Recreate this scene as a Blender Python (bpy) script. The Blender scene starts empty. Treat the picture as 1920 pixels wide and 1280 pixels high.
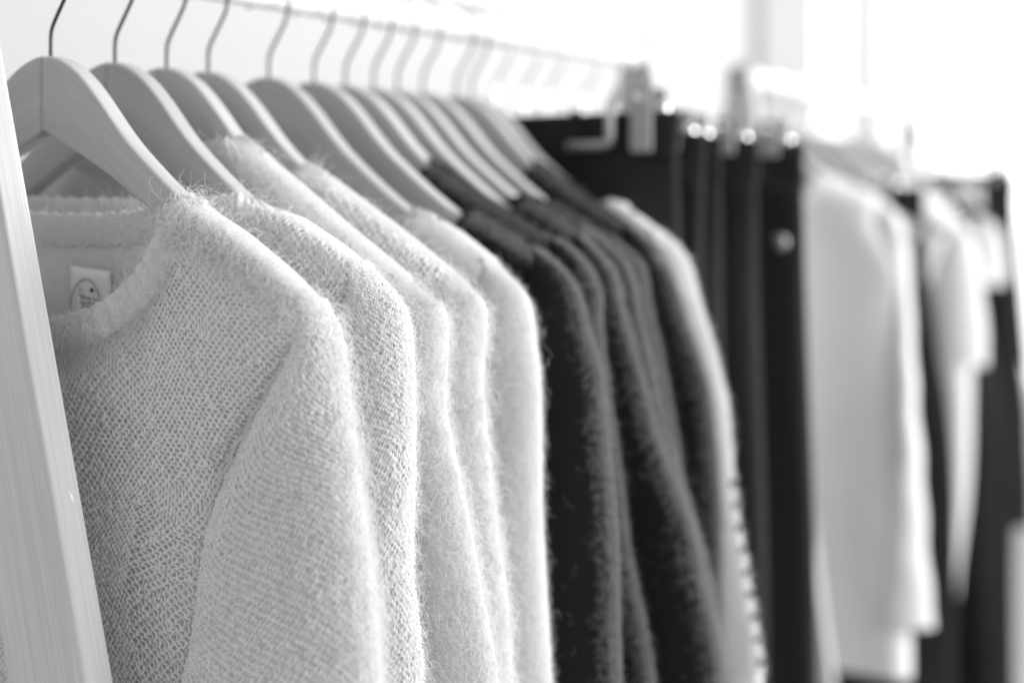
import bpy, math, random
import numpy as np
from mathutils import Vector, noise as mnoise
R = np.random.default_rng(7)
random.seed(7)
sc = bpy.context.scene
C = sc.collection
H = 1.36                                     # eye height; heights below are relative to it

# ------------------------------------------------------------------ camera, world, light, exposure
cd = bpy.data.cameras.new('camera'); cam = bpy.data.objects.new('camera', cd); C.objects.link(cam)
cam.location = (0, 0, H); cam.rotation_euler = (math.radians(90), 0, 0)
cd.sensor_width = 36; cd.lens = 50; cd.shift_y = -290/1920; cd.clip_start = .02; cd.clip_end = 60
cd.dof.use_dof = True; cd.dof.focus_distance = .79; cd.dof.aperture_fstop = 2.25; cd.dof.aperture_blades = 0
sc.camera = cam
w = bpy.data.worlds.new('World'); sc.world = w; w.use_nodes = True
w.node_tree.nodes['Background'].inputs[0].default_value = (1, 1, 1, 1)
w.node_tree.nodes['Background'].inputs[1].default_value = .70

def area(name, loc, target, size, size_y, power):
    l = bpy.data.lights.new(name, 'AREA'); l.shape = 'RECTANGLE'; l.size = size; l.size_y = size_y; l.energy = power
    o = bpy.data.objects.new(name, l); C.objects.link(o); o.location = loc
    o.rotation_euler = (Vector(target) - Vector(loc)).to_track_quat('-Z', 'Y').to_euler()
    return o
area('window_light', (2.7, .35, 2.05), (0, .9, 1.25), 2.2, 2.0, 170)          # daylight from the shop windows on the right
area('wall_fill', (.2, 2.3, 3.3), (.0, 3.6, 1.4), 3.0, .8, 9)           # added fill lamp, only there to brighten the white wall

vs = sc.view_settings; vs.view_transform = 'Standard'; vs.look = 'None'; vs.exposure = 0; vs.gamma = 1
sc.cycles.use_denoising = True
sc.cycles.max_bounces = 8; sc.cycles.diffuse_bounces = 4; sc.cycles.transparent_max_bounces = 8
sc.cycles.sample_clamp_indirect = 6
sc.cycles_curves.shape = 'THICK' if hasattr(sc, 'cycles_curves') else None
sc.cycles_curves.subdivisions = 2

# ------------------------------------------------------------------ materials
def mat(name):
    m = bpy.data.materials.new(name); m.use_nodes = True; nt = m.node_tree; nt.nodes.clear()
    out = nt.nodes.new('ShaderNodeOutputMaterial'); return m, nt, out
def g(v): return (v, v, v, 1)
def N(nt, t, **k):
    n = nt.nodes.new(t)
    for a, b in k.items(): setattr(n, a, b)
    return n
def principled(name, col, rough=.5, metal=0., spec=.5):
    m, nt, out = mat(name); b = N(nt, 'ShaderNodeBsdfPrincipled')
    b.inputs['Base Color'].default_value = g(col); b.inputs['Roughness'].default_value = rough
    b.inputs['Metallic'].default_value = metal; b.inputs['Specular IOR Level'].default_value = spec
    nt.links.new(b.outputs[0], out.inputs[0]); return m
def noisy(name, c0, c1, scale, rough=.8, bump=.0, bscale=None, detail=4, spec=.3, bdist=.001):
    m, nt, out = mat(name); b = N(nt, 'ShaderNodeBsdfPrincipled'); b.inputs['Roughness'].default_value = rough
    b.inputs['Specular IOR Level'].default_value = spec
    tc = N(nt, 'ShaderNodeTexCoord'); no = N(nt, 'ShaderNodeTexNoise'); no.inputs['Scale'].default_value = scale; no.inputs['Detail'].default_value = detail
    mx = N(nt, 'ShaderNodeMix', data_type='RGBA'); mx.inputs[6].default_value = g(c0); mx.inputs[7].default_value = g(c1)
    L = nt.links.new
    L(tc.outputs['Object'], no.inputs['Vector']); L(no.outputs[0], mx.inputs[0]); L(mx.outputs[2], b.inputs['Base Color'])
    if bump:
        n2 = N(nt, 'ShaderNodeTexNoise'); n2.inputs['Scale'].default_value = bscale or scale*8; n2.inputs['Detail'].default_value = 3
        bm = N(nt, 'ShaderNodeBump'); bm.inputs['Strength'].default_value = bump; bm.inputs['Distance'].default_value = bdist
        L(tc.outputs['Object'], n2.inputs['Vector']); L(n2.outputs[0], bm.inputs['Height']); L(bm.outputs[0], b.inputs['Normal'])
    L(b.outputs[0], out.inputs[0]); return m
def wool(name, col, col2, trans=.3, scale=400):
    m, nt, out = mat(name); L = nt.links.new
    d = N(nt, 'ShaderNodeBsdfDiffuse'); t = N(nt, 'ShaderNodeBsdfTranslucent'); mx = N(nt, 'ShaderNodeMixShader'); mx.inputs[0].default_value = trans
    tc = N(nt, 'ShaderNodeTexCoord'); no = N(nt, 'ShaderNodeTexNoise'); no.inputs['Scale'].default_value = scale; no.inputs['Detail'].default_value = 3
    mc = N(nt, 'ShaderNodeMix', data_type='RGBA'); mc.inputs[6].default_value = g(col); mc.inputs[7].default_value = g(col2)
    L(tc.outputs['Object'], no.inputs['Vector']); L(no.outputs[0], mc.inputs[0])
    bm = N(nt, 'ShaderNodeBump'); bm.inputs['Strength'].default_value = .6; bm.inputs['Distance'].default_value = .0015
    L(no.outputs[0], bm.inputs['Height']); L(bm.outputs[0], d.inputs['Normal'])
    L(mc.outputs[2], d.inputs[0]); L(mc.outputs[2], t.inputs[0]); L(d.outputs[0], mx.inputs[1]); L(t.outputs[0], mx.inputs[2]); L(mx.outputs[0], out.inputs[0])
    return m
def fibre(name, col, trans=.4):
    m, nt, out = mat(name); L = nt.links.new
    d = N(nt, 'ShaderNodeBsdfDiffuse'); t = N(nt, 'ShaderNodeBsdfTranslucent'); mx = N(nt, 'ShaderNodeMixShader'); mx.inputs[0].default_value = trans
    d.inputs[0].default_value = g(col); t.inputs[0].default_value = g(col)
    L(d.outputs[0], mx.inputs[1]); L(t.outputs[0], mx.inputs[2]); L(mx.outputs[0], out.inputs[0]); return m
def wood(name, dark, mid, light, along=5., across=150., rough=.5):
    # grain runs along U of the UV map (metres)
    m, nt, out = mat(name); L = nt.links.new; b = N(nt, 'ShaderNodeBsdfPrincipled'); b.inputs['Roughness'].default_value = rough; b.inputs['Specular IOR Level'].default_value = .35
    uv = N(nt, 'ShaderNodeUVMap'); oi = N(nt, 'ShaderNodeObjectInfo')
    ad = N(nt, 'ShaderNodeVectorMath', operation='ADD'); cb = N(nt, 'ShaderNodeCombineXYZ'); ml = N(nt, 'ShaderNodeMath', operation='MULTIPLY'); ml.inputs[1].default_value = 17.3
    L(oi.outputs['Random'], ml.inputs[0]); L(ml.outputs[0], cb.inputs[0]); L(ml.outputs[0], cb.inputs[1]); L(ml.outputs[0], cb.inputs[2]); L(uv.outputs[0], ad.inputs[0]); L(cb.outputs[0], ad.inputs[1])
    def tex(sx, sy, det, dist=0.):
        mp = N(nt, 'ShaderNodeMapping'); mp.inputs['Scale'].default_value = (sx, sy, 1); n = N(nt, 'ShaderNodeTexNoise')
        n.inputs['Scale'].default_value = 1; n.inputs['Detail'].default_value = det; n.inputs['Distortion'].default_value = dist
        L(ad.outputs[0], mp.inputs[0]); L(mp.outputs[0], n.inputs['Vector']); return n
    big = tex(along, across*.35, 3, .6); fine = tex(along*4, across*5, 4); broad = tex(along*.7, across*.08, 2)
    r1 = N(nt, 'ShaderNodeValToRGB'); r1.color_ramp.elements[0].position = .3; r1.color_ramp.elements[1].position = .7
    r1.color_ramp.elements[0].color = g(dark); r1.color_ramp.elements[1].color = g(light)
    e = r1.color_ramp.elements.new(.5); e.color = g(mid)
    a1 = N(nt, 'ShaderNodeMath', operation='MULTIPLY_ADD'); a1.inputs[1].default_value = .35
    a2 = N(nt, 'ShaderNodeMath', operation='MULTIPLY_ADD'); a2.inputs[1].default_value = .35
    a3 = N(nt, 'ShaderNodeMath', operation='MULTIPLY'); a3.inputs[1].default_value = .3
    L(broad.outputs[0], a3.inputs[0]); L(fine.outputs[0], a2.inputs[0]); L(a3.outputs[0], a2.inputs[2]); L(big.outputs[0], a1.inputs[0]); L(a2.outputs[0], a1.inputs[2]); L(a1.outputs[0], r1.inputs[0])
    L(r1.outputs[0], b.inputs['Base Color'])
    bm = N(nt, 'ShaderNodeBump'); bm.inputs['Strength'].default_value = .25; bm.inputs['Distance'].default_value = .0004
    L(fine.outputs[0], bm.inputs['Height']); L(bm.outputs[0], b.inputs['Normal']); L(b.outputs[0], out.inputs[0]); return m

M = {}
M['hanger_wood'] = wood('hanger_wood', .30, .41, .49, 4., 130., .5)
M['post_wood'] = wood('post_wood', .44, .58, .72, 3., 150., .55)
M['frame_wood'] = wood('frame_wood', .42, .50, .56, 3., 200., .55)
M['rail_paint'] = noisy('rail_paint', .86, .90, 6, .28, spec=.5)
M['hook_metal'] = principled('hook_metal', .06, .42, 1.)
M['chrome'] = principled('chrome', .85, .12, 1.)
M['button_metal'] = principled('button_metal', .35, .5, 1.)
M['lever_metal'] = principled('lever_metal', .40, .5, 1.)
M['grey_plastic'] = noisy('grey_plastic', .30, .36, 30, .4)
M['cream_wool'] = wool('cream_wool', .58, .70, .22)
M['cream_yarn'] = fibre('cream_yarn', .88, .35)
M['cream_fuzz'] = fibre('cream_fuzz', .80, .5)
M['ivory_wool'] = wool('ivory_wool', .74, .84, .25)
M['grey_wool'] = wool('grey_wool', .72, .82, .25); M['grey_fuzz'] = fibre('grey_fuzz', .86, .5)
def dark_wool(name, c0, c1, sheen):
    m = noisy(name, c0, c1, 400, .95, .5, 500, spec=.05, bdist=.0015); b = [n for n in m.node_tree.nodes if n.type == 'BSDF_PRINCIPLED'][0]
    b.inputs['Sheen Weight'].default_value = sheen; b.inputs['Sheen Roughness'].default_value = .35; b.inputs['Sheen Tint'].default_value = g(.9); return m
M['black_wool'] = dark_wool('black_wool', .011, .019, .0); M['black_fuzz'] = fibre('black_fuzz', .30, .4)  # fuzz far paler than the wool: lit rims put into its colour
M['charcoal_wool'] = dark_wool('charcoal_wool', .013, .022, .0); M['charcoal_fuzz'] = fibre('charcoal_fuzz', .34, .4)  # pale fuzz again, colour stands in for light on the edges
M['shirt_cotton'] = noisy('shirt_cotton', .66, .73, 20, .9, .15, 900, spec=.1)
M['black_cotton'] = noisy('black_cotton', .009, .018, 30, .85, .2, 1500, spec=.2)
M['black_denim'] = noisy('black_denim', .011, .023, 120, .85, .3, 2500, spec=.2)
M['tag_cloth'] = noisy('tag_cloth', .84, .9, 200, .8)
M['tag_print'] = principled('tag_print', .30, .8); M['tag_ink'] = principled('tag_ink', .02, .8)
M['seam_thread'] = fibre('seam_thread', .58, .2)
M['wall_paint'] = noisy('wall_paint', .82, .85, 3, .9, .1, 300)
M['floor_wood'] = noisy('floor_wood', .35, .45, 4, .5)
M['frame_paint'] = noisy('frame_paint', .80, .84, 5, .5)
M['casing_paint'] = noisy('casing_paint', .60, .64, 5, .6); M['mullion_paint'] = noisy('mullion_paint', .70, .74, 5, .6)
def emit(name, s):
    m, nt, out = mat(name); e = N(nt, 'ShaderNodeEmission'); e.inputs[0].default_value = g(1); e.inputs[1].default_value = s
    nt.links.new(e.outputs[0], out.inputs[0]); return m
M['sky_light'] = emit('sky_light', 2.6)
def glass(name):
    m, nt, out = mat(name); t = N(nt, 'ShaderNodeBsdfTransparent'); gl = N(nt, 'ShaderNodeBsdfGlossy'); gl.inputs['Roughness'].default_value = .02
    mx = N(nt, 'ShaderNodeMixShader'); mx.inputs[0].default_value = .05
    nt.links.new(t.outputs[0], mx.inputs[1]); nt.links.new(gl.outputs[0], mx.inputs[2]); nt.links.new(mx.outputs[0], out.inputs[0]); return m
M['pane_glass'] = glass('pane_glass')

# ------------------------------------------------------------------ helpers
def link(name, data, m=None, parent=None, kind=None):
    o = bpy.data.objects.new(name, data); C.objects.link(o)
    if m is not None and len(data.materials) == 0: data.materials.append(M[m])
    if parent is not None: o.parent = parent
    if kind: o['kind'] = kind
    return o
def tag(o, label, cat, group=None):
    o['label'] = label; o['category'] = cat
    if group: o['group'] = group
    return o
def empty(name, loc, rz=0, tilt=0):
    o = bpy.data.objects.new(name, None); C.objects.link(o); o.location = loc; o.rotation_euler = (0, tilt, rz); o.empty_display_size = .05
    return o
def mesh(name, verts, faces, smooth=True, uv=None):
    me = bpy.data.meshes.new(name); me.from_pydata([tuple(v) for v in np.asarray(verts).reshape(-1, 3)], [], [tuple(int(i) for i in f) for f in faces]); me.update()
    if smooth: me.polygons.foreach_set('use_smooth', [True]*len(me.polygons))
    if uv is not None:
        l = me.uv_layers.new(name='UVMap'); idx = np.empty(len(me.loops), dtype=np.int32); me.loops.foreach_get('vertex_index', idx)
        l.data.foreach_set('uv', np.asarray(uv, dtype=np.float32)[idx].ravel())
    return me
def grid_faces(nr, nc, wrap=False, off=0):
    i, j = np.meshgrid(np.arange(nr-1), np.arange(nc if wrap else nc-1), indexing='ij'); j2 = (j+1) % nc
    return (np.stack([i*nc+j, i*nc+j2, (i+1)*nc+j2, (i+1)*nc+j], -1).reshape(-1, 4) + off).tolist()
def tube(path, rad, seg=8, closed=False, caps=True):
    P = np.asarray(path, float); n = len(P); rad = np.broadcast_to(np.asarray(rad, float), (n,))
    T = np.gradient(P, axis=0); T /= np.linalg.norm(T, axis=1)[:, None] + 1e-12
    ref = np.array([0, 1., 0]) if abs(T[:, 1]).max() < .9 else np.array([1., 0, 0.3])
    A = np.cross(T, ref); A /= np.linalg.norm(A, axis=1)[:, None] + 1e-12; B = np.cross(T, A)
    a = np.linspace(0, 2*np.pi, seg, endpoint=False)
    V = P[:, None] + rad[:, None, None]*(A[:, None]*np.cos(a)[None, :, None] + B[:, None]*np.sin(a)[None, :, None])
    f = grid_faces(n, seg, True)
    if caps: f += [list(range(seg))[::-1], [(n-1)*seg+k for k in range(seg)]]
    return V.reshape(-1, 3), f
def join(parts):
    V, Fc, o = [], [], 0
    for v, f in parts:
        V.append(np.asarray(v)); Fc += [[i+o for i in ff] for ff in f]; o += len(v)
    return np.concatenate(V), Fc
def box(x0, x1, y0, y1, z0, z1, bev=0.):
    v = [(x, y, z) for x in (x0, x1) for y in (y0, y1) for z in (z0, z1)]
    return np.array(v, float), [[0, 1, 3, 2], [4, 6, 7, 5], [0, 4, 5, 1], [2, 3, 7, 6], [0, 2, 6, 4], [1, 5, 7, 3]]
def rbox(name, b, m, parent=None, bev=.003, **k):
    me = mesh(name, b[0], b[1], False); o = link(name, me, m, parent, **k)
    if bev:
        md = o.modifiers.new('bevel', 'BEVEL'); md.width = bev; md.segments = 3
    return o
def curves(name, pts, rad, m, parent, npts):
    # pts: (ncurve, npts, 3) fibres as hair curves
    n = pts.shape[0]; cu = bpy.data.hair_curves.new(name); cu.add_curves([npts]*n)
    cu.attributes['position'].data.foreach_set('vector', pts.astype(np.float32).ravel())
    ra = cu.attributes.get('radius') or cu.attributes.new('radius', 'FLOAT', 'POINT')
    ra.data.foreach_set('value', np.broadcast_to(rad, (n, npts)).astype(np.float32).ravel().copy())
    return link(name, cu, m, parent, 'stuff')
def interp(pts, x):
    pts = np.asarray(pts); return np.interp(x, pts[:, 0], pts[:, 1])
def smooth(x): x = np.clip(x, 0, 1); return x*x*(3-2*x)
def vnoise(P, scale, seed):
    # cheap smooth vector-free noise: a few summed sines
    g_ = np.random.default_rng(seed); out = np.zeros(P.shape[:-1])
    for k in range(6):
        d = g_.normal(size=3)*scale; out += np.sin(P @ d + g_.uniform(0, 6.28))/(1+.4*k)
    return out/3
def grid_normals(G):
    du = np.gradient(G, axis=1); dv = np.gradient(G, axis=0); n = np.cross(du, dv); return n/(np.linalg.norm(n, axis=2, keepdims=True)+1e-12)
def samp(G, v, u):
    nr, nc = G.shape[:2]; a = np.clip(v, 0, 1)*(nr-1); b = np.clip(u, 0, 1)*(nc-1)
    i = np.minimum(a.astype(int), nr-2); j = np.minimum(b.astype(int), nc-2); fa = (a-i)[..., None]; fb = (b-j)[..., None]
    return (G[i, j]*(1-fa)+G[i+1, j]*fa)*(1-fb)+(G[i, j+1]*(1-fa)+G[i+1, j+1]*fa)*fb

# ------------------------------------------------------------------ rack frames of reference
TH1 = math.atan(1640/2666.67); O1 = np.array([-.27924, .861])
TH2 = math.radians(27); O2 = np.array([.302, 1.83])
def place(rack, s, name, jitter=0., q=0.):
    th, O = ((TH1, O1), (TH2, O2))[rack]
    r = np.array([math.sin(th), math.cos(th)]); p = np.array([math.cos(th), -math.sin(th)])
    c = O + r*s + p*q
    return empty(name, (c[0], c[1], H), -th + jitter)

# ------------------------------------------------------------------ setting
def structure(o): o['kind'] = 'structure'; return o
YW = 3.6
def PX(x): return (x-960)/2666.67*YW
b = box(-4, PX(1418), YW, YW+.12, 0, 3.4)
structure(rbox('wall', b, 'wall_paint', bev=0))
b = box(-4, 6, -1.5, 5, -.05, 0); structure(rbox('floor', b, 'floor_wood', bev=0))
sk = structure(rbox('sky', box(PX(1400), 7, 5.2, 5.25, -.5, 5), 'sky_light', bev=0))
# window at the end of the wall: casing, mullion, sill, panes
win = empty('window', (PX(1418), YW, 0)); win['kind'] = 'structure'
W0 = 0.; dX = lambda x: PX(x)-PX(1418)
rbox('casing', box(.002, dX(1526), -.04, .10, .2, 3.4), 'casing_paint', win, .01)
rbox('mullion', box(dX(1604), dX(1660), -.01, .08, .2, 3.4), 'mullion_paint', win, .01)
rbox('sill', box(.0, 3.2, -.10, .10, .12, .2), 'frame_paint', win, .01)
rbox('pane', box(dX(1526)+.002, dX(1604)-.002, .03, .036, .2, 3.4), 'pane_glass', win, 0)
rbox('pane', box(dX(1660)+.002, 3.2, .03, .036, .2, 3.4), 'pane_glass', win, 0)

# ------------------------------------------------------------------ clothes racks
RAILZ = .1405
def plank(q0, z0, q1, z1, wid, s0, s1):
    # leaning board: centre line q0,z0 -> q1,z1, horizontal width wid (along q), from s0 to s1 (rounded edges by bevel)
    v = []; uv = []
    n = 2
    for k in range(n):
        t = k/(n-1); qc = q0+(q1-q0)*t; z = z0+(z1-z0)*t
        for a, bq in ((-.5, s0), (.5, s0), (.5, s1), (-.5, s1)): v.append((qc+a*wid, bq, z)); 
    f = grid_faces(n, 4, True) + [[3, 2, 1, 0], [(n-1)*4+i for i in range(4)]]
    return np.array(v), f
def uvplank(o, lean):
    # grain along the board
    me = o.data; l = me.uv_layers.new(name='UVMap')
    for li, lp in enumerate(me.loops):
        c = me.vertices[lp.vertex_index].co; l.data[li].uv = (c.z*1.03, c.x + lean*c.z + c.y*1.0)
def taper(c0, z0, w0, c1, z1, w1, s0, s1, rnd=0.):
    # board in the end-frame plane, centre c0 at z0 (width w0) to c1 at z1 (width w1)
    v = []
    for c_, z_, w_ in ((c0, z0, w0), (c1, z1, w1)):
        for a_, b_ in ((-.5, s0), (.5, s0), (.5, s1), (-.5, s1)): v.append((c_+a_*w_, b_, z_))
    return np.array(v), grid_faces(2, 4, True) + [[3, 2, 1, 0], [4, 5, 6, 7]]
def rack(idx, s_near, s_far, label, woodm, lean, qapex):
    th, O = ((TH1, O1), (TH2, O2))[idx]
    r = np.array([math.sin(th), math.cos(th)]); c = O + r*s_near
    root = empty('clothes_rack', (c[0], c[1], 0), -th); tag(root, label, 'clothes rack')
    L = s_far - s_near
    path = [(0, -.008+t*(L+.016), H+RAILZ) for t in np.linspace(0, 1, 12)]
    v, f = tube(path, .0125, 24); link('rail', mesh('rail', v, f), 'rail_paint', root)
    for k, s in enumerate((0., L)):
        if idx == 0 and k == 0:
            # broad near frame: both legs butt against a head block that carries the rail
            q_at = lambda z: (.0675 + (-.2651-(z-H))*.264); qm = -.066; zt = H+RAILZ+.02
            for sd in (1, -1):
                lv, lf = taper(qm+sd*(q_at(zt)-qm), zt, .065, qm+sd*(q_at(0.)-qm), 0., .065, s-.0085+(0 if sd > 0 else .0175), s+.0035+(0 if sd > 0 else .0175))
                lv[:, 0] -= sd*.004; lv[[2, 6] if sd > 0 else [3, 7], 0] += sd*.008          # outer edge made a broad chamfer, shaped to catch less window light
                o = rbox('leg', (lv, lf), woodm, root, .0012); uvplank(o, .264*sd)
            o = rbox('head_block', box(-.05, .022, s+.009, s+.026, H+RAILZ-.02, H+RAILZ+.02), woodm, root, .003); uvplank(o, 0)
        else:
            zt = H+RAILZ+.004
            for sd in (1, -1):
                o = rbox('leg', taper(sd*.0075, zt, .0155, sd*(.0075+qapex+lean*(zt-.0)), 0., .05, s-.009+(0 if sd > 0 else .0), s+.009+(0 if sd > 0 else .0)), woodm, root, .003); uvplank(o, lean*sd)
            o = rbox('apex_plate', taper(0, H+RAILZ+.014, .026, 0, H+RAILZ-.075, .066 if idx == 0 else .050, s-.0125, s-.0095), woodm, root, .0014); uvplank(o, 0)
            v, f = tube([(0, s-.0145, H+RAILZ), (0, s+.0105, H+RAILZ)], .0155, 24)
            link('rail_collar', mesh('rail_collar', v, f), 'grey_plastic', root)
    for sd in (1, -1):
        zb = .25
        qa = (.0605+(-.2651-(zb-H))*.264) if idx == 0 else (.0075+qapex+lean*(H+RAILZ))*.83
        qb = (.0075+qapex+lean*(H+RAILZ))*.83
        if idx == 0 and sd < 0: qa = qa+.132
        v, f = tube([(sd*qa, .0, zb), (sd*qb, L, zb)], .011, 12); link('stretcher', mesh('stretcher', v, f), woodm, root)
    return root
rk1 = rack(0, -.05, .80, 'wooden clothes rack with slanted legs and white rail holding the fuzzy sweaters', 'post_wood', .25, .0)
rk2 = rack(1, -.02, 1.02, 'clothes rack with white rail standing behind, holding pale shirts and dark clothes', 'frame_wood', .125, .0)
# pale chip in the leg nearest the camera
v, f = tube([(.085, -.0100, H-.163), (.0865, -.0101, H-.1665), (.088, -.0100, H-.170)], [.0002, .0009, .0002], 6)
link('chip', mesh('chip', v, f), 'tag_cloth', rk1)

# ------------------------------------------------------------------ wooden hanger (two arms with a mitre joint, and a wire hook)
ATOP = [(-.0005, .0788), (.006, .0784), (.0163, .0755), (.027, .0700), (.0363, .0628), (.0484, .0508), (.0604, .0373), (.0725, .0252), (.0855, .0146), (.0985, .0045), (.1126, -.0060), (.13, -.0175), (.15, -.0290), (.18, -.0460), (.20, -.0580), (.211, -.0660), (.216, -.0725)]
ABOT = [(-.0005, .0335), (.0074, .0297), (.045, .0125), (.065, .0012), (.0846, -.0110), (.107, -.0240), (.13, -.0365), (.15, -.0475), (.18, -.0630), (.20, -.0740), (.211, -.0790), (.216, -.0765)]
def chaikin(pts, n=2):
    P = np.asarray(pts, float)
    for _ in range(n):
        Q = .75*P[:-1]+.25*P[1:]; Rr = .25*P[:-1]+.75*P[1:]; P = np.concatenate([P[:1], np.stack([Q, Rr], 1).reshape(-1, 2), P[-1:]])
    return P
TOPC = chaikin(ATOP); BOTC = chaikin(ABOT)
def arm_mesh(side):
    n = 60; qs = .00012 + (.198-.00012)*np.linspace(0, 1, n)**.9
    zt = interp(TOPC, qs); zb = interp(BOTC, qs)
    th = .0064 - .0006*smooth(qs/.2)
    # rounded-rectangle section ring
    ring = []
    rr = .0024
    for cx_, cz_, a0 in ((1, 1, 0), (-1, 1, 90), (-1, -1, 180), (1, -1, 270)):
        for a in np.radians(np.linspace(a0, a0+90, 5)): ring.append((cx_, cz_, math.cos(a), math.sin(a)))
    ring = np.array(ring); V = []; UV = []
    acc = np.concatenate([[0], np.cumsum(np.hypot(np.diff(qs), np.diff((zt+zb)/2)))])
    for k in range(n):
        hz = (zt[k]-zb[k])/2; zc = (zt[k]+zb[k])/2; rk_ = min(rr, th[k]*.8, hz*.9)
        for cx_, cz_, ca, sa in ring:
            s = cx_*(th[k]-rk_)+rk_*ca; z = zc + cz_*(hz-rk_)+rk_*sa
            V.append((side*qs[k], s, z)); UV.append((acc[k], (z-zc)+s*1.1+side*.37))
    m_ = len(ring); f = grid_faces(n, m_, True); f += [list(range(m_)), [(n-1)*m_+i for i in range(m_)][::-1]]
    if side < 0: f = [ff[::-1] for ff in f]
    f = [ff[::-1] for ff in f]
    return mesh('arm', V, f, True, UV)
ARM = {1: arm_mesh(1), -1: arm_mesh(-1)}
for a_ in ARM.values(): a_.materials.append(M['hanger_wood'])
def hook_path(zbase=.05):
    P = [(0, 0, zbase), (0, 0, .078), (0, 0, .0915), (.0012, 0, .096), (.0045, 0, .1015), (.0125, 0, .1130), (.0168, 0, .1200)]
    c = (0.0, .1345); Rr = .0195
    for a in np.linspace(-28, 195, 28): P.append((c[0]+Rr*math.cos(math.radians(a)), 0, c[1]+Rr*math.sin(math.radians(a))))
    P = np.array(P); Q = chaikin(np.stack([P[:, 0], P[:, 2]], 1), 2); return np.stack([Q[:, 0], 0*Q[:, 0], Q[:, 1]], 1)
v, f = tube(hook_path(), .00115, 8); HOOK = mesh('hook', v, f); HOOK.materials.append(M['hook_metal'])
def hanger(rackid, s, label, jit=0., group='wooden hangers on the front rail'):
    root = place(rackid, s, 'wooden_hanger', jit); tag(root, label, 'hanger', group)
    for sd in (1, -1): link('arm', ARM[sd], None, root)
    link('hook', HOOK, None, root)
    return root

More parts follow.
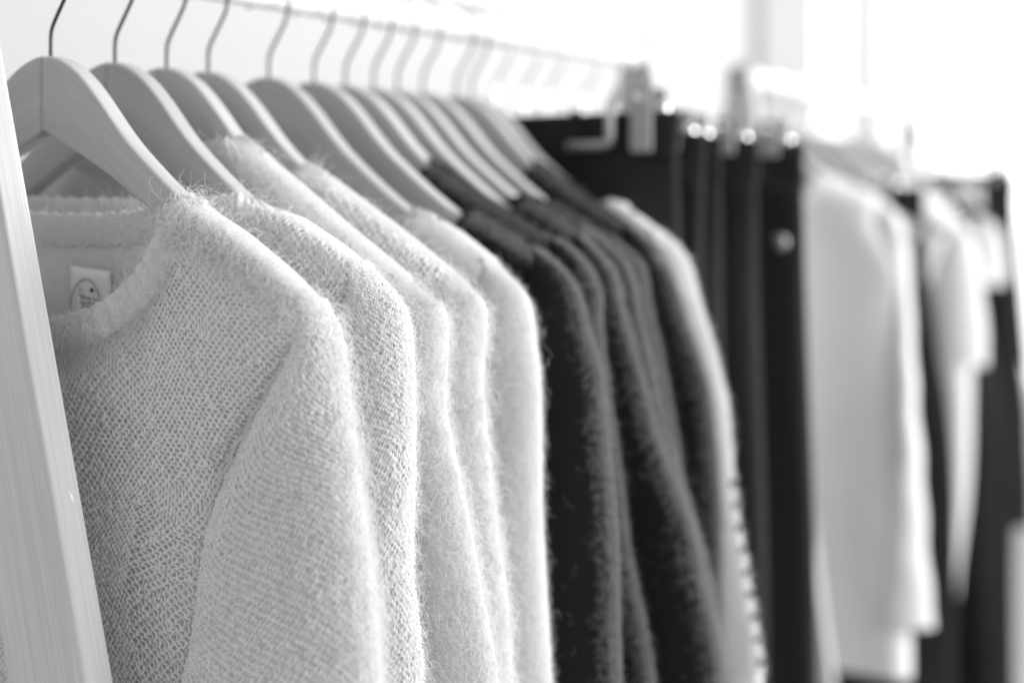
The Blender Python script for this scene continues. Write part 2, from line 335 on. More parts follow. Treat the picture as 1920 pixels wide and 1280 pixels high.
# ------------------------------------------------------------------ knitted garment builder
def sheet_noise(P, amp, seed, top):
    return amp*vnoise(P*np.array([1., .3, .35]), 26, seed)*smooth(top/.10)
class Garment: pass
def make_top(root, E, nq, df, db, t=.018, b=.019, off=.010, hem=-.56, cuff=-.52, matn='cream_wool', seed=1, lo=False,
             seam_q=None, sleeve_w=.105, arm_w=.085, armpit=.17, fold=.0035, band=.018, ribs=58, bandh=.0026, bandm=None, clear=.003, depth=0., bshift=0.):
    """E: right outline in hanger plane from the neck point outward along the shoulder, round the tip and down the sleeve."""
    E = np.asarray(E, float); G = Garment(); G.root = root
    # shoulder line: outline while its slope stays gentle, kept just above the wooden arm
    dz = np.diff(E[:, 1]); dq = np.maximum(np.diff(E[:, 0]), 1e-5); k = np.argmax((-dz/dq) > 1.7); k = max(k, 2)
    SH = E[:k+1].copy(); zn = E[0, 1]; q_tip = SH[-1, 0]
    E[:k+1, 1] = np.maximum(E[:k+1, 1], interp(TOPC, E[:k+1, 0])+clear); SH = E[:k+1].copy(); zn = SH[0, 1]
    # resampled outline by arc length, extended to the cuff
    last = E[-1]; d = (E[-1]-E[-2]); d = d/np.linalg.norm(d)
    if last[1] > cuff: E = np.concatenate([E, [last + np.array([d[0]*.25/abs(d[1]), -1])*(last[1]-cuff)]])
    EC = chaikin(E, 2)
    sq = seam_q if seam_q is not None else q_tip-.030
    zshoulder = lambda q: np.where(q > nq, np.interp(q, SH[:, 0], SH[:, 1]), zn)
    seam_top = np.array([sq, float(zshoulder(np.array(sq)))])
    # ---- body
    nr, nc = (90, 81) if not lo else (48, 41)
    a = np.linspace(-1, 1, nc); wv = np.linspace(0, 1, nr)
    pit = np.array([q_tip-arm_w, seam_top[1]-armpit])
    def qedge(z):           # half width of the body: armhole seam, then side seam
        return np.interp(-z, [-seam_top[1]-.001, -(seam_top[1]-.03), -(seam_top[1]-.09), -pit[1], -hem], [sq+.010, sq-.006, pit[0]+.020, pit[0]+.012, pit[0]+.02])
    def sfun(q, z, back):
        zs = zshoulder(np.abs(q)); m = np.clip((zs-z)/.030, 0, 1); return (1 if back else -1)*(.0075 + (t-.0075)*np.sqrt(1-(1-m)**2))
    def neckz(q, back):
        c = np.sqrt(np.clip(1-(q/nq)**2, 0, 1)); return zn - (db if back else df)*c**(1.0 if not back else 1.1)
    grids = []
    for back in (False, True):
        A, Wv = np.meshgrid(a, wv)
        q = A*(sq+.004); 
        for _ in range(4):
            ztop = np.where(np.abs(q) < nq, neckz(q, back), zshoulder(np.abs(q))); z = ztop*(1-Wv)+hem*Wv
            q = A*qedge(z)*1.0
        ztop = np.where(np.abs(q) < nq, neckz(q, back), zshoulder(np.abs(q))); z = ztop*(1-Wv)+hem*Wv
        edge = np.sqrt(np.clip(1-np.abs(A)**16, 0, 1))*.8+.2
        s = sfun(q, z, back)*edge
        P = np.stack([q, s, z], -1); P[..., 1] += sheet_noise(P, fold*1.6, seed+(5 if back else 0), zshoulder(np.abs(q))-z)
        grids.append(P)
    G.surf = (sfun, qedge, zshoulder, neckz, seed, fold)
    base = grids[0] if not depth else grids[0] + np.array([0, 1., 0])*depth*smooth((zshoulder(np.abs(grids[0][..., 0]))-grids[0][..., 2])/.02)[..., None]
    vf = np.concatenate([base.reshape(-1, 3), grids[1].reshape(-1, 3)]); n1 = nr*nc
    ff = [x[::-1] for x in grid_faces(nr, nc)] + grid_faces(nr, nc, off=n1)
    for j in range(nc-1):      # close the shoulder line outside the neck
        if abs(a[j]*sq) >= nq and abs(a[j+1]*sq) >= nq: ff.append([j, j+1, n1+j+1, n1+j])
    for i in range(nr-1):
        ff.append([i*nc, (i+1)*nc, n1+(i+1)*nc, n1+i*nc][::-1]); ff.append([i*nc+nc-1, (i+1)*nc+nc-1, n1+(i+1)*nc+nc-1, n1+i*nc+nc-1])
    G.body = link('body', mesh('body', vf, ff), matn, root); G.front = grids[0]; G.backg = grids[1]
    # ---- sleeves
    nv, nt = (110, 56) if not lo else (56, 32)
    vv = np.linspace(0, 1, nv)
    # outer curve from the seam outward
    arc = np.concatenate([[0], np.cumsum(np.linalg.norm(np.diff(EC, axis=0), axis=1))])
    i0 = np.argmin(np.hypot(EC[:, 0]-seam_top[0], EC[:, 1]-seam_top[1])); a0 = arc[i0]
    iz = np.argmax(EC[:, 1] < seam_top[1]-.085); iz = iz if iz > i0 else i0+6; a1 = arc[iz]
    av = np.where(vv < .3, a0+(a1-a0)*vv/.3, a1+(arc[-1]-a1)*(vv-.3)/.7)
    Eo = np.stack([np.interp(av, arc, EC[:, 0]), np.interp(av, arc, EC[:, 1])], -1)
    I = np.zeros_like(Eo); u = np.clip(vv/.3, 0, 1)
    I[:, 0] = seam_top[0] + (pit[0]-seam_top[0])*np.where(u < 1, smooth(u)**.8, 1); I[:, 1] = seam_top[1] + (pit[1]-seam_top[1])*u
    m2 = vv >= .3; base_w = Eo[m2][0, 0]-pit[0]
    lerp = (vv[m2]-.3)/.7
    I[m2, 1] = pit[1] + (Eo[m2, 1]-pit[1] - (Eo[m2][0, 1]-pit[1])*(1-lerp))*1.0 if False else pit[1]+(cuff-pit[1])*lerp
    I[m2, 0] = np.interp(lerp, [0, .35, 1], [pit[0], pit[0]-(sleeve_w-.105)*.4-.004, Eo[-1, 0]-sleeve_w*1.0])
    tt = np.linspace(0, 2*np.pi, nt, endpoint=False)
    Cn = (Eo+I)/2; Hf = (Eo-I)/2
    bb = .0085 + (min(b, .017)-.0085)*smooth(vv/.16) + max(b-.017, 0)*smooth((vv-.15)/.35)
    ct = np.cos(tt)[None, :]+0*vv[:, None]
    pw = np.where(np.cos(tt)[None, :] < 0, .28+.72*smooth((vv-.18)/.22)[:, None], 1.); st = np.sign(np.sin(tt))[None, :]*np.abs(np.sin(tt))[None, :]**pw
    Pq = Cn[:, None, 0]+Hf[:, 0, None]*ct; Pz = Cn[:, None, 1]+Hf[:, 1, None]*ct
    Ps = bb[:, None]*st + (-off*smooth((vv-.22)/.35))[:, None]
    P = np.stack([Pq, Ps, Pz], -1)
    n_ = vnoise(P*np.array([1.2, 1, .3]), 30, seed+11)*smooth((vv-.2)/.4)[:, None]
    P[..., 1] += fold*1.3*n_; P[..., 0] += fold*.5*vnoise(P*np.array([.5, .5, .8]), 40, seed+21)*smooth((vv-.25)/.3)[:, None]
    fs = grid_faces(nv, nt, True); P0 = P
    if depth:
        cc = np.stack([Cn[:, 0], -off*smooth((vv-.22)/.35), Cn[:, 1]], -1)[:, None]; dd = P-cc; dl = np.linalg.norm(dd, axis=2, keepdims=True)
        ins = depth*.38*smooth(vv/.08)[:, None, None]; P = cc + dd*np.clip(1-ins/np.maximum(dl, 1e-4), .3, 1)
    G.sleeve = link('sleeve', mesh('sleeve', P, fs), matn, root); G.sg = np.concatenate([P0, P0[:, :1]], 1)
    Pm = P*np.array([-1, 1, 1]); link('sleeve', mesh('sleeve', Pm, [x[::-1] for x in fs]), matn, root)
    # ---- neckband
    nph = 360 if not lo else 120; ph = np.linspace(0, 2*np.pi, nph, endpoint=False)
    q = nq*np.sin(ph); back = np.cos(ph) < 0
    z = np.where(back, neckz(q, True), neckz(q, False)); c = np.abs(np.cos(ph))
    s = np.where(back, 1, -1)*np.minimum(c*3, 1)*np.abs(sfun(q, z, False))
    P = np.stack([q*1.0, s, z], -1)
    T = np.roll(P, -1, 0)-np.roll(P, 1, 0); T /= np.linalg.norm(T, axis=1)[:, None]
    D = np.array([0, 0, zn+.05])-P; D[:, 1] *= .15; D -= (D*T).sum(1)[:, None]*T; D /= np.linalg.norm(D, axis=1)[:, None]
    Nn = np.cross(T, D)
    k_ = 14; ang = np.linspace(0, 2*np.pi, k_, endpoint=False)
    rib = (.5+.5*np.cos(ribs*ph))
    hh = band/2*(1+.13*rib); tk = bandh*(.8+.4*rib)*np.where(back, .55, 1.)
    Cc = P + D*(band*bshift)
    V = Cc[:, None]+D[:, None]*(hh[:, None]*np.cos(ang))[..., None]+Nn[:, None]*(tk[:, None]*np.sin(ang))[..., None]
    fb = grid_faces(nph, k_, True); last_ = (nph-1)*k_
    fb += [[last_+j, last_+(j+1) % k_, (j+1) % k_, j] for j in range(k_)]
    G.band = link('neckband', mesh('neckband', V, fb), bandm or matn, root); G.bg = np.concatenate([V, V[:1]], 0)[:, list(range(k_))+[0]]
    G.nq = nq; G.neckz = neckz; G.sfun = sfun; G.zn = zn; G.sq = sq; G.E = EC; G.I = I; G.Eo = Eo
    return G

def knit(G3, v0, v1, u0, u1, nrow, nwale, m, parent, rad=.00056, out=.0006, jit=.10, flip=1., seed=3, amp=.40):
    """Open knit: one strand for each wale, swinging to touch its neighbours in turn, so that staggered holes stay between them."""
    g_ = np.random.default_rng(seed); k = 5
    Nn = grid_normals(G3)*flip
    y = np.arange(nrow*k+1)/k; i = np.arange(nwale)
    bigu = g_.normal(size=(nrow//9+3, nwale//9+3))
    Y, I_ = np.meshgrid(y, i)                                     # (wale, point)
    def field(a_, sy, sx):
        fy = np.minimum(Y/sy, a_.shape[0]-1.001); fx = np.minimum(I_/sx, a_.shape[1]-1.001); iy = fy.astype(int); ix = fx.astype(int); ty = fy-iy; tx = fx-ix
        return (a_[iy, ix]*(1-ty)+a_[iy+1, ix]*ty)*(1-tx)+(a_[iy, ix+1]*(1-ty)+a_[iy+1, ix+1]*ty)*tx
    big = field(bigu, 9, 9); med = field(g_.normal(size=(nrow//2+3, nwale//3+3)), 2, 3); j1 = field(g_.normal(size=(nrow+3, nwale+2)), 1, 1); j2 = field(g_.normal(size=(nrow+3, nwale+2)), 1, 1)
    sgn = np.where(I_ % 2 == 0, 1., -1.)
    wave = np.tanh(2.0*np.cos(np.pi*Y))/np.tanh(2.0)
    A = np.clip(amp*(1+.35*big+.42*med), .05, .58)
    X = I_+.5 + sgn*A*wave + jit*2.2*j1
    V = v0+(v1-v0)*(Y+.55*jit*4*j2)/nrow; U = u0+(u1-u0)*X/nwale
    P = samp(G3, V, U) + samp(Nn, V, U)*(out + .0005*j1 + .0004*np.cos(2*np.pi*Y))[..., None]
    rr = rad*(1+.22*j2).clip(.55, 1.6)
    return curves('knit_stitches', P, rr, m, parent, P.shape[1])

def curves_var(name, plist, rlist, m, parent):
    cu = bpy.data.hair_curves.new(name); cu.add_curves([len(p) for p in plist])
    cu.attributes['position'].data.foreach_set('vector', np.concatenate(plist).astype(np.float32).ravel())
    ra = cu.attributes.get('radius') or cu.attributes.new('radius', 'FLOAT', 'POINT'); ra.data.foreach_set('value', np.concatenate(rlist).astype(np.float32))
    return link(name, cu, m, parent, 'stuff')
def knit_body(G, qa, qb, zlow, m, parent, W=.00228, Rw=.00240, rad=.00064, amp=.42, jit=.11, seed=3, out=.0006):
    """Same open knit on the front panel, wales plumb and courses level; each strand starts at the neckline or shoulder line."""
    sfun, qedge, zsh, neckz, sd, fold = G.surf; g_ = np.random.default_rng(seed)
    zt = G.zn+.02; qs = np.linspace(-.22, .22, 160); zs = np.linspace(zt, zlow-.01, 200); Q, Z = np.meshgrid(qs, zs)
    A = np.clip(Q/qedge(Z), -1, 1); nq = G.nq
    Sg = sfun(Q, Z, False)*(np.sqrt(np.clip(1-np.abs(A)**16, 0, 1))*.8+.2)
    P3 = np.stack([Q, Sg, Z], -1); P3[..., 1] += sheet_noise(P3, fold*1.6, sd, zsh(np.abs(Q))-Z)
    Nn = -grid_normals(P3)
    nw = int((qb-qa)/W); nr = int((zt-zlow)/Rw); k = 5
    y = np.arange(nr*k+1)/k; Y, I_ = np.meshgrid(y, np.arange(nw))
    def field(sy, sx):
        a_ = g_.normal(size=(int(nr/sy)+3, int(nw/sx)+3)); fy = Y/sy; fx = I_/sx; iy = fy.astype(int); ix = fx.astype(int); ty = fy-iy; tx = fx-ix
        return (a_[iy, ix]*(1-ty)+a_[iy+1, ix]*ty)*(1-tx)+(a_[iy, ix+1]*(1-ty)+a_[iy+1, ix+1]*ty)*tx
    big = field(11, 11); med = field(2.2, 3.); j1 = field(1, 1); j2 = field(1, 1); drift = field(25, 18)
    Aa = np.clip(amp*(1+.35*big+.45*med), .05, .62)
    X = qa + W*(I_+.5 + np.where(I_ % 2 == 0, 1., -1.)*Aa*np.tanh(2*np.cos(np.pi*Y))/np.tanh(2.) + jit*2.2*j1 + 2.2*drift)
    Zz = zt - Rw*(Y + jit*2.2*j2 + 1.2*drift)
    top = np.where(np.abs(X) < nq, neckz(X, False), zsh(np.abs(X)))+.0005
    ok = (Zz < top) & (np.abs(X) < qedge(Zz)+.001)
    v_ = (zt-Zz)/(zt-(zlow-.01)); u_ = (X+.22)/.44
    P = samp(P3, v_, u_) + samp(Nn, v_, u_)*(out+.0005*j1+.0004*np.cos(2*np.pi*Y))[..., None]
    rr = rad*(1+.22*j2).clip(.55, 1.6); pl, rl = [], []
    for i in range(nw):
        idx = np.where(ok[i])[0]
        if len(idx) > 6: 
            for run in np.split(idx, np.where(np.diff(idx) > 1)[0]+1):
                if len(run) > 5: pl.append(P[i, run]); rl.append(rr[i, run])
    return curves_var('knit_stitches', pl, rl, m, parent)

def fuzz(grids, n, Lr, rad, m, parent, lift=(.25, .9), seed=5, curl=.35, npt=6, name='fuzz'):
    # grids: list of (grid, v0, v1, u0, u1, flip, weight)
    g_ = np.random.default_rng(seed); allp = []; tot = sum(x[6] for x in grids)
    for G3, v0, v1, u0, u1, flip, wt in grids:
        k = int(n*wt/tot)
        Nn = grid_normals(G3)*flip
        ar = np.linalg.norm(np.cross(np.gradient(G3, axis=0), np.gradient(G3, axis=1)), axis=2)
        V = g_.uniform(v0, v1, k*3); U = g_.uniform(u0, u1, k*3); A = samp(ar[..., None], V, U)[:, 0]
        keep = g_.uniform(0, 1, k*3) < A/np.percentile(A, 92); V, U = V[keep][:k], U[keep][:k]; k = len(V)
        B = samp(G3, V, U); Nr = samp(Nn, V, U); Nr /= np.linalg.norm(Nr, axis=1)[:, None]+1e-9
        rnd = g_.normal(size=(k, 3)); T1 = np.cross(Nr, rnd); T1 /= np.linalg.norm(T1, axis=1)[:, None]+1e-9; T2 = np.cross(Nr, T1)
        L = g_.uniform(Lr[0], Lr[1], k)*(.6+.8*g_.random(k)**2); lf = g_.uniform(lift[0], lift[1], k)
        om = g_.uniform(2, 8, k); fi = g_.uniform(0, 6.28, k); cu = curl*g_.uniform(.3, 1.3, k); bend = g_.uniform(-.9, .9, k)
        t = np.linspace(0, 1, npt)[None, :, None]; e = lambda x: x[:, None, None]
        P = B[:, None] + e(L)*(Nr[:, None]*(e(lf)*(t-.35*t*t)) + T1[:, None]*(e(np.sqrt(1-np.minimum(lf, .95)**2))*t + e(cu)*(np.sin(e(om)*t+e(fi))-np.sin(e(fi)))*.35)
             + T2[:, None]*(e(bend)*t*t*.6 + e(cu)*(np.cos(e(om)*t+e(fi))-np.cos(e(fi)))*.35))
        P[..., 2] -= (e(L)*.12*t*t)[..., 0]
        allp.append(P)
    P = np.concatenate(allp); rr = rad*np.linspace(1, .55, npt)[None, :]*(.7+.6*g_.random((len(P), 1)))
    return curves(name, P, rr, m, parent, npt)

# ------------------------------------------------------------------ the twelve sweaters on the front rail
S = [0., .051, .096, .135, .197, .248, .286, .322, .354, .390, .441, .464]
OUT = [
 [(.112, -.0065), (.130, -.0135), (.1525, -.0240), (.1868, -.0435), (.2088, -.0555), (.2225, -.0655), (.2294, -.0780), (.2320, -.0971), (.2405, -.1464), (.247, -.183), (.2532, -.2131), (.2592, -.2529)],
 [(.1249, -.011), (.1513, -.0175), (.1827, -.0334), (.2054, -.0463), (.2238, -.059), (.2329, -.0733), (.2361, -.1025), (.2375, -.1553), (.2375, -.2085), (.2415, -.2342), (.2482, -.27)],
 [(.0735, .0275), (.092, .0140), (.113, .0005), (.1519, -.0255), (.1918, -.0500), (.2179, -.0655), (.2291, -.0799), (.2302, -.0931), (.2276, -.1183), (.2302, -.136), (.2435, -.1765), (.2533, -.2097), (.2629, -.2425), (.2728, -.279)],
 [(.0940, .0120), (.1285, -.0082), (.1707, -.0336), (.1977, -.0494), (.2214, -.0639), (.2302, -.0776), (.2302, -.0905), (.2272, -.1125), (.2321, -.1483), (.2389, -.1841), (.246, -.2192), (.2516, -.2542), (.256, -.2936)],
 [(.1374, -.0172), (.1638, -.0297), (.1902, -.0456), (.2094, -.0589), (.2218, -.0725), (.2262, -.085), (.2277, -.0989), (.2313, -.1191), (.234, -.1651), (.2352, -.2034), (.2387, -.2416), (.2411, -.2795), (.2423, -.3144)],
 [(.1466, -.0172), (.1577, -.0219), (.1781, -.033), (.1981, -.0439), (.2173, -.0561), (.2263, -.0669), (.2316, -.0809), (.2377, -.103), (.2461, -.1238), (.2533, -.187), (.2608, -.2501), (.2651, -.3254)],
 [(.0880, .0170), (.115, -.0010), (.1697, -.0286), (.2023, -.0431), (.2197, -.0601), (.226, -.0747), (.2248, -.09), (.2269, -.1113), (.2348, -.1543), (.2459, -.2196), (.2532, -.2596), (.2625, -.2993), (.2685, -.3363)],
 [(.1486, -.0079), (.1754, -.0231), (.2011, -.044), (.2200, -.0615), (.2266, -.0926), (.238, -.1216), (.2527, -.1692), (.2699, -.2094), (.2837, -.2386), (.2909, -.2694), (.3, -.3026), (.3059, -.34)],
 [(.1500, -.0180), (.1896, -.0399), (.2101, -.0541), (.2202, -.0754), (.2211, -.0907), (.2315, -.1254), (.2423, -.1748), (.2592, -.2164), (.2718, -.2468), (.28, -.2785), (.2882, -.313), (.2943, -.3517)],
 [(.1300, -.0130), (.1700, -.0340), (.1950, -.0500), (.2080, -.0680), (.2120, -.0907), (.2215, -.1254), (.2323, -.1748), (.2392, -.2164), (.2418, -.2468), (.245, -.2785), (.2482, -.313), (.2543, -.3517)],
 [(.0860, .0190), (.1300, -.0090), (.1524, -.0215), (.1936, -.0500), (.2050, -.0781), (.2154, -.1104), (.2296, -.1428), (.2387, -.1826), (.2441, -.2495), (.2454, -.327), (.2468, -.3862)],
 [(.1464, -.0133), (.1715, -.0293), (.2012, -.0475), (.2124, -.0623), (.2194, -.0873), (.2324, -.1251), (.2438, -.1638), (.246, -.1902), (.2492, -.2452), (.2578, -.2867), (.268, -.3372), (.2778, -.3873)]]
SF = -1.
KIND = ['cream']*5 + ['black', 'black', 'charcoal', 'charcoal', 'black', 'black', 'grey']
DF = [.0815, .006, .012, .05, .06, .06, .05, .06, .06, .06, .05, .06]
SLAB = ['cream mohair sweater beside the slanted post with a white label in its neck',
 'second cream fuzzy sweater from the post, right behind the labelled one',
 'cream sweater with a tall ribbed collar, third from the slanted post',
 'fourth cream sweater from the post, collar high on its hanger',
 'smooth cream sweater hanging just before the black ones',
 'first black fuzzy sweater, right behind the last cream one',
 'black sweater with its dark collar high on the seventh wooden hanger',
 'charcoal sweater with wide drooping sleeve, eighth from the slanted post',
 'charcoal sweater pressed behind the drooping sleeve, ninth from the post',
 'black sweater squeezed among the dark ones, tenth from the post',
 'wide black sweater just in front of the pale grey one',
 'pale grey sweater behind all black sweaters, before the black trousers']
HLAB = ['wooden hanger nearest the slanted post, in the sweater with the neck label',
 'second wooden hanger from the post, with a dark swirl in its grain',
 'third wooden hanger from the post, wearing the ribbed collar sweater',
 'fourth wooden hanger from the post, in a cream sweater',
 'fifth wooden hanger from the post, in the last cream sweater',
 'sixth wooden hanger from the post, in the first black sweater',
 'seventh wooden hanger from the post, dark collar on its arm',
 'eighth wooden hanger from the post, in a charcoal sweater',
 'ninth wooden hanger from the post, in a charcoal sweater',
 'tenth wooden hanger from the post, in a black sweater',
 'eleventh wooden hanger from the post, in the wide black sweater',
 'twelfth and last wooden hanger, in the pale grey sweater']
JIT = [0, .0, -.01, .008, -.008, .01, 0, -.012, .008, 0, .01, -.006]
for i in range(12):
    hanger(0, S[i], HLAB[i], JIT[i]*.5)
    root = place(0, S[i], 'sweater', JIT[i]*.5); tag(root, SLAB[i], 'sweater', 'fuzzy sweaters on the front rail')
    kd = KIND[i]; nq = OUT[i][0][0]
    tight = i >= 6; net = i < 2
    OE = np.array(OUT[i]) - (np.array([.001, .001]) if net else 0.)
    zz_ = OE[:, 1]; dq_ = (.0085, .005, .005, .005, .003, .002, .002, .002, .002, .002, -.003, .003)[i]
    OE[:, 0] -= dq_*smooth((-.035-zz_)/.03)*(1-.8*smooth((-.13-zz_)/.10) if i in (0, 11) else 1)
    if i == 0: nq = .117; OE[0, 0] = .117
    else: nq = OE[0, 0]
    G = make_top(root, OE, nq, DF[i], .020, t=.014 if tight else (.015 if net else .018), b=.0145 if tight else (.026 if i == 0 else .020), off=.004 if tight else (.017 if i == 0 else .008),
                 matn='ivory_wool' if net else kd+'_wool', seed=31+i*7, lo=i > 5, band=(.021 if i == 2 else .019), ribs=(90 if i == 2 else 58), bandh=(.0032 if i == 2 else .0026), seam_q=(.204 if i == 0 else None),
                 arm_w=.082, sleeve_w=.125 if i == 0 else .11, clear=.0022 if net else .003, depth=.0050 if net else 0., bshift=-.1 if i == 2 else 0.)
    if i == 0: G1 = G
    if i == 11: G12 = G
    fm = kd+'_fuzz'
    if i == 0:
        knit_body(G, -.20, .215, -.36, 'cream_yarn', root, seed=3)
        knit(G.sg, .0, .72, .44, 1.0, 166, 76, 'cream_yarn', root, flip=SF, seed=4, amp=.36)
        knit(G.sg, .0, .72, 0., .2, 166, 27, 'cream_yarn', root, flip=SF, seed=8, amp=.36)
        fuzz([(G.front, 0, .66, .1, 1, -1, 1.), (G.sg, .02, .75, 0, 1, SF, 1.1)], 70000, (.005, .011), .000045, fm, root, (.02, .30), 11)
        fuzz([(G.front, 0, .03, .5, 1, -1, 1.5), (G.sg, .0, .75, .0, .13, SF, 1.), (G.sg, .0, .75, .93, 1., SF, .5), (G.sg, .0, .75, .82, .93, SF, .3), (G.bg, 0, .3, 0, 1, -1, .3), (G.bg, .3, 1., 0, 1, -1, .7)], 18000, (.008, .020), .000075, fm, root, (.3, .9), 12, .8, 9)
        knit(G.bg, 0., 1., 0., 1., 230, 20, 'cream_yarn', root, flip=-1, seed=44, amp=.38, rad=.0005)
        fuzz([(G.backg, .0, .30, .25, .78, -1, 1.)], 9000, (.004, .009), .00006, fm, root, (.05, .3), 71)
    elif i < 5:
        if i == 3: knit_body(G, .12, .215, -.12, 'cream_yarn', root, seed=6, out=.0012)
        if net:
            knit_body(G, .05, .215, -.30, 'cream_yarn', root, seed=3+i)
            knit(G.sg, .0, .72, .44, 1.0, 160, 70, 'cream_yarn', root, flip=SF, seed=14+i, amp=.36)
            knit(G.sg, .0, .72, 0., .2, 160, 25, 'cream_yarn', root, flip=SF, seed=24+i, amp=.36)
        nf = (18000, 16000, 15000, 14000)[i-1]
        fuzz([(G.front, 0, .3, .6, 1, -1, .6), (G.front, 0, .03, .6, 1, -1, .5), (G.sg, .0, .75, .0, .2, SF, .9), (G.sg, .0, .75, .8, 1, SF, .9), (G.sg, .0, .75, .4, .8, SF, .5), (G.bg, 0, 1, 0, 1, -1, .4)], nf, (.006, .017) if i < 4 else (.004, .010), .00008 if i < 4 else .00005, fm, root, (.15, .8), 12+i, .7, 7)
    else:
        pale = i == 11
        fuzz([(G.front, 0, .012, .55, 1, -1, .35), (G.sg, .0, .75, .0, .10, SF, .9), (G.sg, .0, .75, .955, 1, SF, .55), (G.sg, .0, .75, .91, .955, SF, .14), (G.sg, .0, .75, .5, .91, SF, .3 if pale else .012), (G.bg, 0, 1, 0, 1, -1, .05)], 20000 if pale else 15000, (.003, .008), .00009 if pale else .00007, fm, root, (.1, .7), 12+i, .6)  # dark sweaters: pale hairs crowd the outer edge as painted rim light

# armhole seam of the first sweater: a ridge of stitches
vv_ = np.linspace(0, 1, 110); ms = (vv_ > .02) & (vv_ < .19); pI = G1.I[ms]; v1_ = vv_[ms]
bb_ = .0085+(.017-.0085)*smooth(v1_/.16)
sm_ = np.stack([pI[:, 0]+.0012*np.sin(np.arange(len(pI))*1.9), -(bb_+.0012)-.017*smooth((v1_-.22)/.35), pI[:, 1]], -1)
curves('armhole_seam', np.stack([sm_, sm_+np.array([.0011, 0, 0])]), .00042, 'seam_thread', bpy.data.objects['sweater'], len(sm_))
# dark bands knitted into the outer edge of the pale sweater's sleeve
for k_ in range(9):
    v_ = np.full(9, .50+.030*k_); u_ = np.linspace(-.035, .075, 9) % 1.; c_ = samp(G12.sg, v_, u_)
    tv, tf = tube(c_, .0033*np.sin(np.linspace(.5, 2.6, 9)), 8); link('knitted_band', mesh('knitted_band', tv, tf), 'charcoal_wool', G12.root)
# woven label inside the back neck
root = bpy.data.objects['sweater']
tq, tz = .019, -.0655
lab = empty('neck_label', (tq, .0155, tz)); lab.parent = root; lab.rotation_euler = (math.radians(6), math.radians(4), 0)
def flat(pts, y): return [(x, y, z) for x, z in pts]
n = 9; gx, gz = np.meshgrid(np.linspace(-.0175, .0175, n), np.linspace(.0165, -.024, n))
gv = np.stack([gx, -.0012-.0010*np.cos(gx*90)*np.sin(gz*60+1), gz], -1)
lo_ = link('cloth', mesh('cloth', gv, grid_faces(n, n)), 'tag_cloth', lab)
sm = lo_.modifiers.new('s', 'SOLIDIFY'); sm.thickness = .0004
el = [(.0125*math.cos(a)-.003+.002*math.sin(a), 0, .0165*math.sin(a)-.0065) for a in np.linspace(0, 2*math.pi, 48)]
v, f = tube([(x, -.0034, z) for x, _, z in el], .00042, 6, caps=False); link('printed_ring', mesh('printed_ring', v, f), 'tag_print', lab)
v, f = tube([(.003, -.0030, .0035), (.003, -.0036, .0035)], .0013, 12); link('printed_dot', mesh('printed_dot', v, f), 'tag_ink', lab)
rg = random.Random(4); bars = []
for zz, x0, x1, h_ in ((.003, -.0085, -.0045, .0005), (-.0002, -.0085, -.004, .0005), (-.0018, -.006, .0078, .0011), (-.0048, -.0075, .0086, .0010), (-.0076, -.006, .0096, .0012), (-.0125, -.006, -.001, .0012)):
    x = x0
    while x < x1:
        wd = rg.uniform(.0004, .0011); hh = h_*rg.uniform(.5, 1)
        bars.append(box(x, min(x+wd, x1), -.0036, -.0030, zz-hh, zz+hh*rg.uniform(.3, 1))); x += wd+rg.uniform(.0003, .0007)
v, f = join(bars); link('printed_text', mesh('printed_text', v, f, False), 'tag_print', lab)

# ------------------------------------------------------------------ black trousers on clip hangers
def trousers(rackid, s, label, waist, qw, seed, m='black_denim', qflare=.01, button=None, hemz=-.95, group='black trousers on clip hangers', name='trousers', cat='trousers', legs=True, flen=.45):
    root = place(rackid, s, name, random.Random(seed).uniform(-.02, .02)); tag(root, label, cat, group)
    nr, nc = 60, 49
    def shell(q0f, q1f, z0, z1, tk, sd):
        z = np.linspace(z0, z1, nr); tt = np.linspace(0, 2*np.pi, nc, endpoint=False)
        ct = np.sign(np.cos(tt))*np.abs(np.cos(tt))**.6; st = np.sign(np.sin(tt))*np.abs(np.sin(tt))**.6
        q0 = q0f(z)[:, None]; q1 = q1f(z)[:, None]; dep = (z0-z)[:, None]
        P = np.stack([(q0+q1)/2+(q1-q0)/2*ct, tk*st*(1+.9*smooth(dep/.15)), np.broadcast_to(z[:, None], (nr, nc))], -1)
        P[..., 1] += .009*vnoise(P*np.array([1., .2, .08]), 55, sd)*smooth(dep/.06)
        P[..., 0] += .004*vnoise(P*np.array([.3, .2, .5]), 20, sd+3)*smooth(dep/.1)
        return P.reshape(-1, 3), grid_faces(nr, nc, True)+[list(range(nc))[::-1], [(nr-1)*nc+k for k in range(nc)]]
    fl = lambda z: qw+qflare*smooth((waist-z)/flen)
    if legs:
        v, f = shell(lambda z: -.004+0*z, fl, waist-.036, hemz, .009, seed); link('leg', mesh('leg', v, f), m, root)
        v, f = shell(lambda z: -fl(z), lambda z: .004+0*z, waist-.036, hemz, .009, seed+50); link('leg', mesh('leg', v, f), m, root)
    else:
        v, f = shell(lambda z: -fl(z), fl, waist-.036, hemz, .010, seed); link('skirt_panel', mesh('skirt_panel', v, f), m, root)
    v, f = shell(lambda z: -qw+0*z-.002, lambda z: qw+.002+0*z, waist, waist-.040, .0095, seed+9); link('waistband', mesh('waistband', v, f), m, root)
    for q in (-.12, -.02, .09):
        rbox('belt_loop', box(q-.005, q+.005, -.0135, -.011, waist-.043, waist+.003), m, root, .001)
    if button:
        q, z = button
        v, f = tube([(q, -.014, z), (q, -.019, z), (q, -.0205, z)], [.0085, .0085, .006], 20); link('button', mesh('button', v, f), 'button_metal', root)
    return root
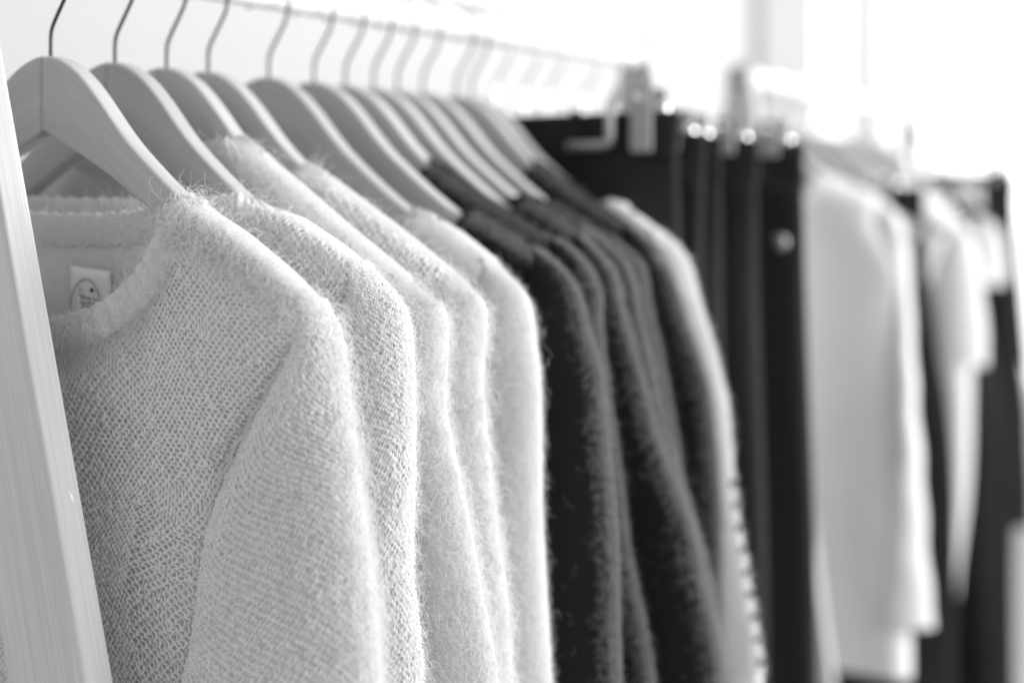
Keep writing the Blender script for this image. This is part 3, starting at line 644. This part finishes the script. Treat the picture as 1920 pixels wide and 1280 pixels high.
def clip_hanger(rackid, s, label, waist, qc, group='metal clip hangers', lever=False):
    root = place(rackid, s, 'clip_hanger'); tag(root, label, 'hanger', group)
    v, f = tube(hook_path(waist-.004), .0013, 8); link('hook', mesh('hook', v, f), 'chrome', root)
    v, f = tube([(-qc-.01, 0, waist-.004), (qc+.006, 0, waist-.004)], .0021, 10); link('bar', mesh('bar', v, f), 'chrome', root)
    jaw = .034 if lever else .014
    for sd in (1, -1):
        q = sd*qc
        v, f = join([box(q-.010, q+.010, -.0165, -.013, waist-jaw, waist+.022), box(q-.010, q+.010, .013, .0165, waist-jaw, waist+.022)])
        o = rbox('clip', (v, f), 'grey_plastic', root, .0015)
        v, f = tube([(q-.002, -.019, waist+.012), (q-.002, .019, waist+.012)], .0042, 12); link('clip_spring', mesh('clip_spring', v, f), 'chrome', o)
        a = np.linspace(0, np.pi, 14)
        prof = [(.0005, 0)] + [(.0062*math.sin(x), .0062*(1-math.cos(x))) for x in a[1:-1]] + [(.0005, .0124)]
        V = np.array([[(q+sd*.014+rr_*math.cos(b_), rr_*math.sin(b_), waist-.004+h_) for b_ in np.linspace(0, 2*np.pi, 14, endpoint=False)] for rr_, h_ in prof])
        link('end_knob', mesh('end_knob', V, grid_faces(len(prof), 14, True)), 'chrome', root)
    if lever:
        q = qc-.027
        v, f = tube(np.array([(q-.040, -.020, waist-.028), (q-.010, -.020, waist-.028), (q-.001, -.020, waist-.026), (q, -.020, waist-.020), (q, -.020, waist+.004), (q+.002, -.010, waist+.018)]), .0040, 10)
        link('clip_lever', mesh('clip_lever', v, f), 'lever_metal', root)
    return root
PN = [(.505, .063, .182, 'first black trousers after the sweaters, grey clip over the waistband', 'clip hanger with bent lever at the first black trousers', None),
      (.555, .046, .184, 'second black trousers after the sweaters, close behind the first', 'clip hanger of the second black trousers', None),
      (.600, .045, .178, 'third black trousers, middle of the five pairs', 'clip hanger of the third black trousers, in the middle', None),
      (.672, .044, .186, 'fourth black trousers with a pale vertical edge', 'clip hanger of the fourth black trousers', None),
      (.738, .043, .204, 'last black trousers with a metal button beside the pale shirt', 'clip hanger of the trousers with the metal button', (.187, -.054))]
for k, (s, wz, qw, lb, hl, bt) in enumerate(PN):
    trousers(0, s, lb, wz, qw, 100+k*13, button=bt, qflare=(.004, .008, .004, .010, .012)[k])
    clip_hanger(0, s, hl, wz, qw-.028, lever=(k == 0))

# ------------------------------------------------------------------ the rack behind
def top2(s, name, label, cat, E, nq, m, hem, cuff, sleeve_w=.10, arm_w=.08, seed=1, t=.02, b=.02, armpit=.17, fold=.004):
    root = place(1, s, name, random.Random(seed).uniform(-.02, .02)); tag(root, label, cat, 'clothes on the rack behind')
    return make_top(root, E, nq, .06, .02, t=t, b=b, hem=hem, cuff=cuff, matn=m, seed=seed, lo=True, sleeve_w=sleeve_w, arm_w=arm_w, fold=fold, band=.014, armpit=armpit, bandh=.002)
TIP = [(.085, .019), (.120, -.003), (.160, -.028), (.180, -.045), (.1875, -.065)]
h2 = [(.05, 'pale wooden hanger in the long pale shirt on the rack behind'), (.36, 'pale wooden hanger in the short sleeved blouse on the rack behind'),
      (.47, 'pale wooden hanger in the thin sleeved top on the rack behind'), (.60, 'pale wooden hanger in the far short sleeved top'), (.72, 'last pale wooden hanger on the rack behind, in the dark jacket')]
h2 += [(.15, 'empty pale wooden hanger just behind the long pale shirt'), (.285, 'empty pale wooden hanger just before the short sleeved blouse')]
for s, lb in h2: hanger(1, s, lb, 0, 'hangers on the rack behind')
top2(.05, 'shirt', 'long pale shirt with straight hem, first on the rack behind', 'shirt', [(.085, .019), (.12, .004), (.152, -.008), (.178, -.030), (.190, -.048), (.1955, -.068), (.1985, -.14), (.210, -.287), (.219, -.42), (.2285, -.54)], .085, 'shirt_cotton', -.615, -.545, .075, .012, 501, fold=.007)
top2(.36, 'blouse', 'pale blouse with a wide short sleeve on the rack behind', 'blouse', [(.085, .019), (.13, -.008), (.175, -.035), (.21, -.055), (.228, -.085), (.238, -.15), (.245, -.20), (.245, -.25)], .085, 'shirt_cotton', -.24, -.255, .085, .075, 521, armpit=.13)
top2(.47, 'shirt', 'thin sleeved pale top hanging below the short sleeved blouse', 'shirt', [(.085, .019), (.13, -.008), (.175, -.038), (.195, -.055), (.205, -.085), (.208, -.25), (.205, -.45), (.19, -.57), (.185, -.61)], .085, 'shirt_cotton', -.35, -.62, .05, .06, 541)
top2(.60, 'blouse', 'small pale short sleeved top nearest the bright window', 'blouse', [(.085, .019), (.13, -.008), (.175, -.035), (.21, -.055), (.228, -.085), (.235, -.12), (.237, -.15)], .085, 'shirt_cotton', -.30, -.155, .075, .07, 561, armpit=.10)
top2(.72, 'jacket', 'dark jacket at the bright window end of the rack behind', 'jacket', [(.085, .019), (.13, -.008), (.175, -.035), (.215, -.055), (.233, -.085), (.24, -.14), (.25, -.30), (.26, -.45)], .085, 'black_cotton', -.58, -.56, .09, .08, 581)
trousers(1, .22, 'dark flared skirt between the pale shirt and the blouse', .0, .180, 631, 'black_cotton', .042, group='dark bottoms on the rack behind', name='skirt', cat='skirt', legs=False)
trousers(1, .52, 'black trousers behind the thin sleeved pale top', -.03, .20, 691, 'black_cotton', .058, group='dark bottoms on the rack behind')
trousers(1, .82, 'dark straight skirt at the window end of the rack behind', .025, .22, 651, 'black_cotton', .03, group='dark bottoms on the rack behind', name='skirt', cat='skirt', legs=False)
trousers(1, .765, 'white flared skirt low in the bottom right corner behind the dark jacket', .0, .17, 671, 'shirt_cotton', .15, group='skirts low on the rack behind', name='skirt', cat='skirt', legs=False, flen=.62)
for s, wz, qc, lb in ((.52, -.03, .16, 'clip hanger of the black trousers on the rack behind'), (.22, .0, .13, 'clip hanger of the dark flared skirt'), (.82, .025, .19, 'clip hanger nearest the window on the rack behind'), (.765, .0, .14, 'clip hanger of the white flared skirt')):
    clip_hanger(1, s, lb, wz, qc, 'clip hangers on the rack behind')
